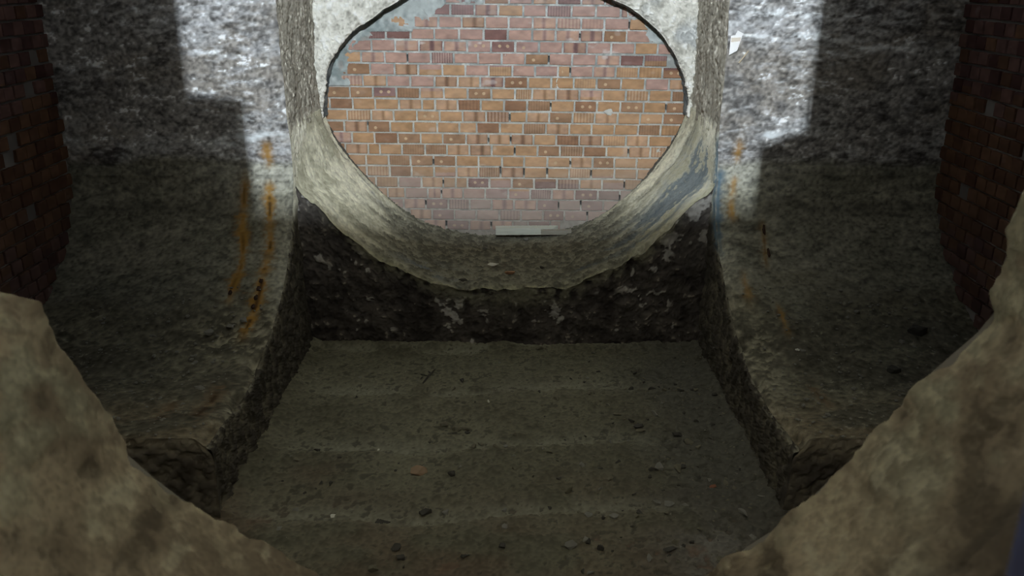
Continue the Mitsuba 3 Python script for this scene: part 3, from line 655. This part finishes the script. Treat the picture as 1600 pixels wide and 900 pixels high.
square_lamp('strip_lamp__tube', np.array([0.0, 1.70, C + 0.95]), 0.80, 0.10, False, WALL_RAD)
scene['strip_lamp__case'] = mikit.ply(scaled(box(-0.42, 0.42, 1.535, 1.695, C + 0.88, C + 1.02)), 'lamp_white')
thing('strip_lamp', 'cool strip lamp on the chamber side of the near wall, above the picture', 'lamp')
square_lamp('ceiling_lamp__diffuser', np.array([0.0, 2.6, C + 2.04]), 0.20, 0.50, True, CEIL_RAD)
scene['ceiling_lamp__case'] = mikit.ply(scaled(box(-0.11, 0.11, 2.34, 2.86, C + 2.045, C + 2.098)), 'lamp_white')
thing('ceiling_lamp', 'dim warm flat lamp on the chamber ceiling, above the picture', 'lamp')
square_lamp('passage_lamp__diffuser', np.array([0.0, 0.35, C + 1.20]), 0.5, 0.2, True, PASS_RAD)
scene['passage_lamp__case'] = mikit.ply(scaled(box(-0.27, 0.27, 0.23, 0.47, C + 1.203, C + 1.249)), 'lamp_white')
thing('passage_lamp', 'warm flat lamp on the passage ceiling, above the viewpoint', 'lamp')

# ------------------------------------------------------------------ things lying about
def chunk(seed, sx_, sy_, sz_, n=14):
    r = np.random.default_rng(seed)
    p = r.normal(size=(n, 3)); p /= np.linalg.norm(p, axis=1, keepdims=True)
    p *= r.uniform(0.75, 1.0, (n, 1))
    m_ = trimesh.convex.convex_hull(p)
    m_.apply_scale([sx_, sy_, sz_])
    m_.apply_translation([0, 0, -m_.bounds[0, 2] - 0.28 * sz_])
    return m_
def lay(key, m_, mat, x, y, z, rz=0.0, tilt_=0.0, name_only=None):
    M = trimesh.transformations.concatenate_matrices(trimesh.transformations.translation_matrix([x, y, z]), trimesh.transformations.rotation_matrix(rz, [0, 0, 1]), trimesh.transformations.rotation_matrix(tilt_, [1, 0.4, 0]))
    m2 = m_.copy(); m2.apply_transform(M)
    scene[key] = mikit.ply(scaled(m2), mat, smooth=False)

def fz_(x, y): return float(floor_z((y, x)))
ledge_g = lambda y: float(np.interp(y, ctrl[::-1, 0], ctrl[::-1, 1]))
single = [
    ('brick_chunk', 'chunk', 'tan weathered brick chunk, the largest piece on the channel floor', 'brick_tan', -0.282, 2.488, (0.034, 0.027, 0.018), 1, 0.2),
    ('dark_stone', 'stone', 'black lump right beside the tan brick chunk on the channel floor', 'slate_dark', -0.169, 2.457, (0.018, 0.018, 0.012), 2, 0.7),
    ('olive_stone', 'stone', 'olive stone, left one of the cluster of three near the middle of the floor', 'slate_olive', -0.221, 2.807, (0.020, 0.020, 0.012), 3, 0.3),
    ('olive_stone_001', 'stone', 'olive stone, largest and middle one of the cluster of three on the floor', 'slate_olive', -0.174, 2.778, (0.026, 0.020, 0.015), 4, 0.5),
    ('olive_stone_002', 'stone', 'olive stone, right one of the cluster of three near the middle of the floor', 'slate_olive', -0.139, 2.790, (0.022, 0.019, 0.014), 5, 1.1),
    ('small_stone', 'stone', 'small stone lying on the middle pale ridge, left of a touching pair', 'slate_olive', -0.100, 2.652, (0.014, 0.017, 0.010), 6, 0.2),
    ('small_stone_001', 'stone', 'small stone lying on the middle pale ridge, right of a touching pair', 'slate_olive', -0.078, 2.676, (0.015, 0.016, 0.010), 7, 0.9),
    ('white_chip', 'stone chip', 'white rectangular chip on the nearest pale ridge at the left of the floor', 'stone_white', -0.528, 2.254, (0.012, 0.016, 0.005), 8, 0.4),
    ('white_chip_001', 'stone chip', 'tiny white triangular chip just behind the stone cluster on the floor', 'stone_white', -0.061, 2.995, (0.009, 0.013, 0.007), 9, 0.1),
    ('white_chip_002', 'stone chip', 'tiny white speck at the left end of the middle pale ridge', 'stone_white', -0.444, 2.646, (0.007, 0.008, 0.005), 10, 0.1),
    ('clod', 'dirt clod', 'dark clod on the nearest pale ridge, right of the white rectangular chip', 'slate_dark', -0.236, 2.254, (0.026, 0.020, 0.011), 11, 0.3),
    ('clod_001', 'dirt clod', 'dark clod near the bottom of the picture, farther of two in line', 'slate_dark', -0.307, 2.075, (0.018, 0.018, 0.012), 12, 0.3),
    ('clod_002', 'dirt clod', 'dark clod near the bottom of the picture, nearer of two in line', 'slate_dark', -0.290, 2.020, (0.022, 0.016, 0.012), 13, 0.9),
    ('clod_003', 'dirt clod', 'dark thin clod in the near middle of the floor, left of the grey wedge', 'slate_dark', 0.004, 2.071, (0.014, 0.018, 0.009), 14, 0.5),
    ('grey_wedge', 'stone', 'grey olive wedge-shaped stone in the near middle of the floor', 'slate_grey', 0.201, 2.074, (0.024, 0.018, 0.013), 15, 0.6),
    ('dark_stone_001', 'stone', 'small dark stone right of the grey wedge in the near part of the floor', 'slate_dark', 0.290, 2.071, (0.014, 0.015, 0.011), 16, 0.2),
    ('dark_block', 'stone', 'flat dark block at the right of the floor, level with the stone cluster', 'slate_dark', 0.632, 2.727, (0.026, 0.016, 0.011), 17, 0.1),
    ('slate_shard', 'slate', 'broad thin olive shard left of the flat dark block on the floor', 'slate_olive', 0.503, 2.755, (0.024, 0.017, 0.009), 18, 0.3),
    ('pale_flake', 'slate', 'pale grey flat flake at the right end of the nearest pale ridge', 'slate_grey', 0.533, 2.309, (0.026, 0.020, 0.007), 19, 0.5),
    ('pale_flake_001', 'slate', 'pale flake on the nearest pale ridge, right of centre, left of two', 'slate_grey', 0.269, 2.237, (0.017, 0.016, 0.007), 20, 0.4),
    ('pale_flake_002', 'slate', 'pale flake on the nearest pale ridge, right of centre, right of two', 'slate_grey', 0.347, 2.231, (0.019, 0.016, 0.007), 21, 0.8),
    ('thin_shard', 'slate', 'thin dark shard standing on edge right of the floor centre', 'slate_olive', 0.217, 2.366, (0.026, 0.008, 0.012), 22, 0.9),
    ('round_lump', 'stone', 'rounded olive lump in the middle of the floor, right of the brick chunk', 'slate_olive', 0.049, 2.504, (0.024, 0.016, 0.010), 23, 0.3),
    ('red_shard', 'brick fragment', 'dull red brick fragment among dark flakes at the right of the floor', 'brick_red', 0.690, 2.400, (0.018, 0.014, 0.008), 24, 0.3),
    ('sill_stone', 'stone', 'olive stone at the foot of the dark sill, right of centre', 'slate_olive', 0.155, 3.480, (0.022, 0.015, 0.012), 25, 0.3)]
for key, cat, lab, mat, x, y, sz, sd, rz in single:
    lay(key, chunk(sd, *sz), mat, x, y, fz_(x, y), rz)
    thing(key, lab, cat)
# a twig
tw = trimesh.util.concatenate([trimesh.creation.cylinder(0.0035, segment=[(-0.02, -0.07, 0.004), (0.0, 0.0, 0.010)], sections=6), trimesh.creation.cylinder(0.003, segment=[(0, 0, 0.010), (0.022, 0.07, 0.006)], sections=6), trimesh.creation.cylinder(0.0025, segment=[(0, 0, 0.010), (-0.035, 0.03, 0.004)], sections=6)])
lay('twig', tw, 'slate_dark', -0.317, 3.20, fz_(-0.317, 3.2)); thing('twig', 'thin dark forked twig on the far left part of the channel floor', 'twig')
# things in the trough and on the ledges
trough_z = lambda y: C - 1.268 + 0.032 * (y - 3.48) / 0.69
tr_things = [('mortar_crust', 'white crusty strip of mortar on the trough bottom, left of the orange shard', 'mortar crust', 'stone_white', -0.050, 3.715, (0.042, 0.016, 0.008), 31, -0.35),
             ('orange_shard', 'orange brick shard on the bottom of the trough', 'brick fragment', 'brick_orange', 0.021, 3.615, (0.030, 0.020, 0.012), 32, 0.1),
             ('dark_sliver', 'dark thin sliver on the trough bottom, right of the orange shard', 'slate', 'slate_dark', 0.162, 3.683, (0.026, 0.012, 0.009), 33, 0.3),
             ('dark_shard', 'dark shard by the front edge of the trough, left of centre', 'slate', 'slate_dark', -0.180, 3.53, (0.030, 0.012, 0.009), 34, -0.3),
             ('pale_pebble', 'pale pebble at the foot of the plank in the trough', 'pebble', 'slate_grey', 0.100, 4.06, (0.017, 0.014, 0.010), 35, 0.3),
             ('pale_pebble_001', 'pale pebble on the left of the trough bottom, nearest the plank end', 'pebble', 'slate_grey', -0.10, 3.93, (0.017, 0.014, 0.012), 36, 0.3)]
for key, lab, cat, mat, x, y, sz, sd, rz in tr_things:
    lay(key, chunk(sd, *sz), mat, x, y, trough_z(y), rz); thing(key, lab, cat)
pl = box(-0.165, 0.150, -0.025, 0.025, -0.017, 0.017)
pl.vertices[(pl.vertices[:, 0] > 0.1) & (pl.vertices[:, 1] < 0)] += [-0.03, 0, 0]
lay('plank', pl.subdivide(), 'wood', 0.115, 4.120, C - 1.206, 0.02); thing('plank', 'pale grey wooden plank lying at the foot of the brick infill', 'plank')
lay('batten', box(-0.075, 0.075, -0.013, 0.013, -0.011, 0.011), 'wood_dark', 0.252, 4.078, C - 1.203, 0.02, 0.0); thing('batten', 'short grey wooden batten sticking out past the plank\'s right end', 'batten')
lg = [('ledge_lump', 'dark lump on the right ledge near the brick end wall, the larger of two', 'stone', 'slate_dark', 1.55, 2.932, (0.045, 0.035, 0.030), 41, 0.2),
      ('ledge_lump_001', 'dark lump on the right ledge, the smaller and nearer of two', 'stone', 'slate_dark', 1.375, 2.712, (0.040, 0.028, 0.020), 42, 0.8),
      ('ledge_pebble', 'pale pebble alone on the middle of the right ledge', 'pebble', 'slate_grey', 1.355, 3.03, (0.020, 0.016, 0.010), 43, 0.2),
      ('ledge_pebble_001', 'white pebble on the right ledge beside its inner edge', 'pebble', 'stone_white', 1.075, 2.84, (0.011, 0.011, 0.008), 44, 0.2),
      ('ledge_rubble', 'pale mortar lump in the rubble on the left ledge, the left of three', 'mortar lump', 'slate_grey', -1.10, 2.93, (0.024, 0.018, 0.014), 45, 0.4),
      ('ledge_rubble_001', 'pale mortar lump in the rubble on the left ledge, the middle of three', 'mortar lump', 'slate_grey', -1.03, 2.96, (0.020, 0.018, 0.012), 46, 0.9),
      ('ledge_rubble_002', 'pale mortar lump in the rubble on the left ledge, the right of three', 'mortar lump', 'slate_grey', -0.985, 2.99, (0.022, 0.016, 0.013), 47, 0.1)]
for key, lab, cat, mat, x, y, sz, sd, rz in lg:
    lay(key, chunk(sd, *sz), mat, x, y, C - ledge_g(y) + 0.002, rz); thing(key, lab, cat)
# corroded iron stubs in the rust streaks
def prof_at(g): 
    y = float(np.interp(g, PG[:np.argmax(PG)], PY[:np.argmax(PG)]))
    i = int(np.argmin(np.abs(PG - g))); return y, nrm[i]
stubs = [('wall_far_left', -0.963, 1.142), ('wall_far_left', -0.966, 1.161), ('wall_far_left', -0.967, 1.182), ('wall_far_left', -0.967, 1.205), ('wall_far_left', -1.072, 1.171), ('wall_far_right', 1.067, 0.985), ('wall_far_right', 1.073, 1.06)]
for q_, (hold, x, g) in enumerate(stubs):
    y, nn = prof_at(g)
    m_ = chunk(60 + q_, 0.010 if q_ < 5 else 0.008, 0.016 if q_ < 5 else 0.026, 0.006, 18)
    a_ = math.atan2(-nn[0], nn[1])
    m_.apply_transform(trimesh.transformations.rotation_matrix(a_, [1, 0, 0]))
    lay(numbered(hold + '__iron_stub'), m_, 'iron', x, y, C - g)
labels['wall_far_left__iron_stub'] = {'label': 'rusted dark iron stub'}; labels['wall_far_right__iron_stub'] = {'label': 'rusted dark iron stub'}
# paper scrap on the right of the slot, with a straw beside it
def sheet(pts, t_):
    m_ = trimesh.creation.extrude_polygon(Polygon(pts), t_)
    m_.apply_transform(np.array([[1, 0, 0, 0], [0, 0, -1, 0], [0, 1, 0, 0], [0, 0, 0, 1.0]])); return m_
lay('paper_scrap__sheet', sheet([(-0.020, -0.045), (0.010, -0.028), (0.026, 0.03), (0.030, 0.036), (0.006, 0.048), (-0.002, 0.030), (-0.018, 0.028)], 0.002), 'paper', 0.900, YF - 0.012, C - 0.25)
lay('paper_scrap__tape', sheet([(-0.017, 0.004), (0.019, 0.008), (0.021, 0.022), (-0.016, 0.021)], 0.001), 'paper_tape', 0.900, YF - 0.0142, C - 0.25)
labels['paper_scrap__tape'] = {'label': 'beige strip across the paper'}
thing('paper_scrap', 'torn white scrap of paper stuck to the lit wall right of the slot', 'paper')
lay('straw', trimesh.creation.cylinder(0.0025, segment=[(-0.022, 0, -0.025), (0.012, 0.004, 0.020)], sections=6), 'straw_fibre', 0.945, YF - 0.008, C - 0.30); thing('straw', 'short pale straw stuck to the wall below the paper scrap', 'straw')
# blue steel post at the lower right corner, close to the viewpoint
px_, py_ = 0.487, 0.60
gf = 1.19
scene['railing_post__tube'] = mikit.ply(scaled(trimesh.creation.cylinder(0.026, segment=[(px_, py_, C - gf), (px_, py_, C - 0.14)], sections=40)), 'blue_steel', smooth=40)
scene['railing_post__base_plate'] = mikit.ply(scaled(trimesh.creation.cylinder(0.06, segment=[(px_, py_, C - gf - 0.02), (px_, py_, C - gf + 0.012)], sections=32)), 'blue_steel', smooth=40)
scene['railing_post__cap'] = mikit.ply(scaled(trimesh.creation.icosphere(2, 0.030).apply_translation([px_, py_, C - 0.14])), 'blue_steel', smooth=True)
thing('railing_post', 'blurred dark blue steel post at the lower right corner of the picture', 'post')

# small slate fragments strewn over the floor, each a thing of its own
r = np.random.default_rng(77)
frag_mats = ['slate_dark', 'slate_dark', 'slate_olive', 'slate_olive', 'slate_grey']
N = 0
grit = []
while N < 250:
    x, y = r.uniform(-0.84, 0.84), r.uniform(1.95, 3.48)
    if r.random() > 0.25 + 0.75 * float(sst(-0.1, 0.6, x)) * (1.0 if y < 3.2 else 0.6): continue
    s_ = 0.0085 * math.exp(r.normal(0, 0.45))
    mk = frag_mats[int(r.integers(5))]
    kf = numbered('stone_fragment')
    lay(kf, chunk(int(r.integers(1000)), s_ * r.uniform(1.0, 1.9), s_ * r.uniform(0.7, 1.2), s_ * r.uniform(0.35, 0.8), 10), mk, x, y, fz_(x, y), r.uniform(0, 6.28), r.uniform(-0.25, 0.25))
    tone = {'slate_dark': 'blackish', 'slate_olive': 'olive brown', 'slate_grey': 'pale grey'}[mk]
    third = 'left' if x < -0.28 else ('middle' if x < 0.28 else 'right')
    where = f'{"far" if y > 2.66 else "near"} {third}'
    thing(kf, f'small {tone} stone fragment strewn on the {where} part of the channel floor', 'stone fragment', f'small {tone} fragments, {where} part of the channel floor')
    N += 1
parts_ = []
for _ in range(1500):
    x, y = r.uniform(-0.86, 0.86), r.uniform(1.9, 3.5)
    if r.random() > 0.4 + 0.6 * float(sst(0.0, 0.6, x)): continue
    s_ = 0.0032 * math.exp(r.normal(0, 0.3))
    m_ = trimesh.creation.icosahedron(); m_.apply_scale([s_ * r.uniform(0.8, 1.8), s_, s_ * 0.6]); m_.apply_transform(trimesh.transformations.rotation_matrix(r.uniform(0, 6), [0, 0, 1]))
    m_.apply_translation([x, y, fz_(x, y)]); parts_.append(m_)
scene['floor__grit'] = mikit.ply(scaled(trimesh.util.concatenate(parts_)), 'slate_olive'); labels['floor__grit'] = {'label': 'fine grit sprinkled over the channel floor', 'kind': 'stuff'}
parts_ = []
for _ in range(700):
    sgn = -1 if r.random() < 0.5 else 1
    x, y = sgn * r.uniform(0.92, 1.7), r.uniform(2.2, 3.15)
    s_ = 0.004 * math.exp(r.normal(0, 0.4))
    m_ = trimesh.creation.icosahedron(); m_.apply_scale([s_ * r.uniform(0.8, 1.8), s_, s_ * 0.7]); m_.apply_transform(trimesh.transformations.rotation_matrix(r.uniform(0, 6), [0, 0, 1]))
    m_.apply_translation([x, y, C - ledge_g(y) + 0.003]); parts_.append(m_)
for key_, sgn, where in (('ledge_grit', -1, 'left'), ('ledge_grit_001', 1, 'right')):
    scene[f'wall_far_{where}__grit'] = mikit.ply(scaled(trimesh.util.concatenate([m_ for m_ in parts_ if m_.centroid[0] * sgn > 0])), 'slate_grey')
    labels[f'wall_far_{where}__grit'] = {'label': f'pale grit and crumbs scattered over the {where} ledge', 'kind': 'stuff'}
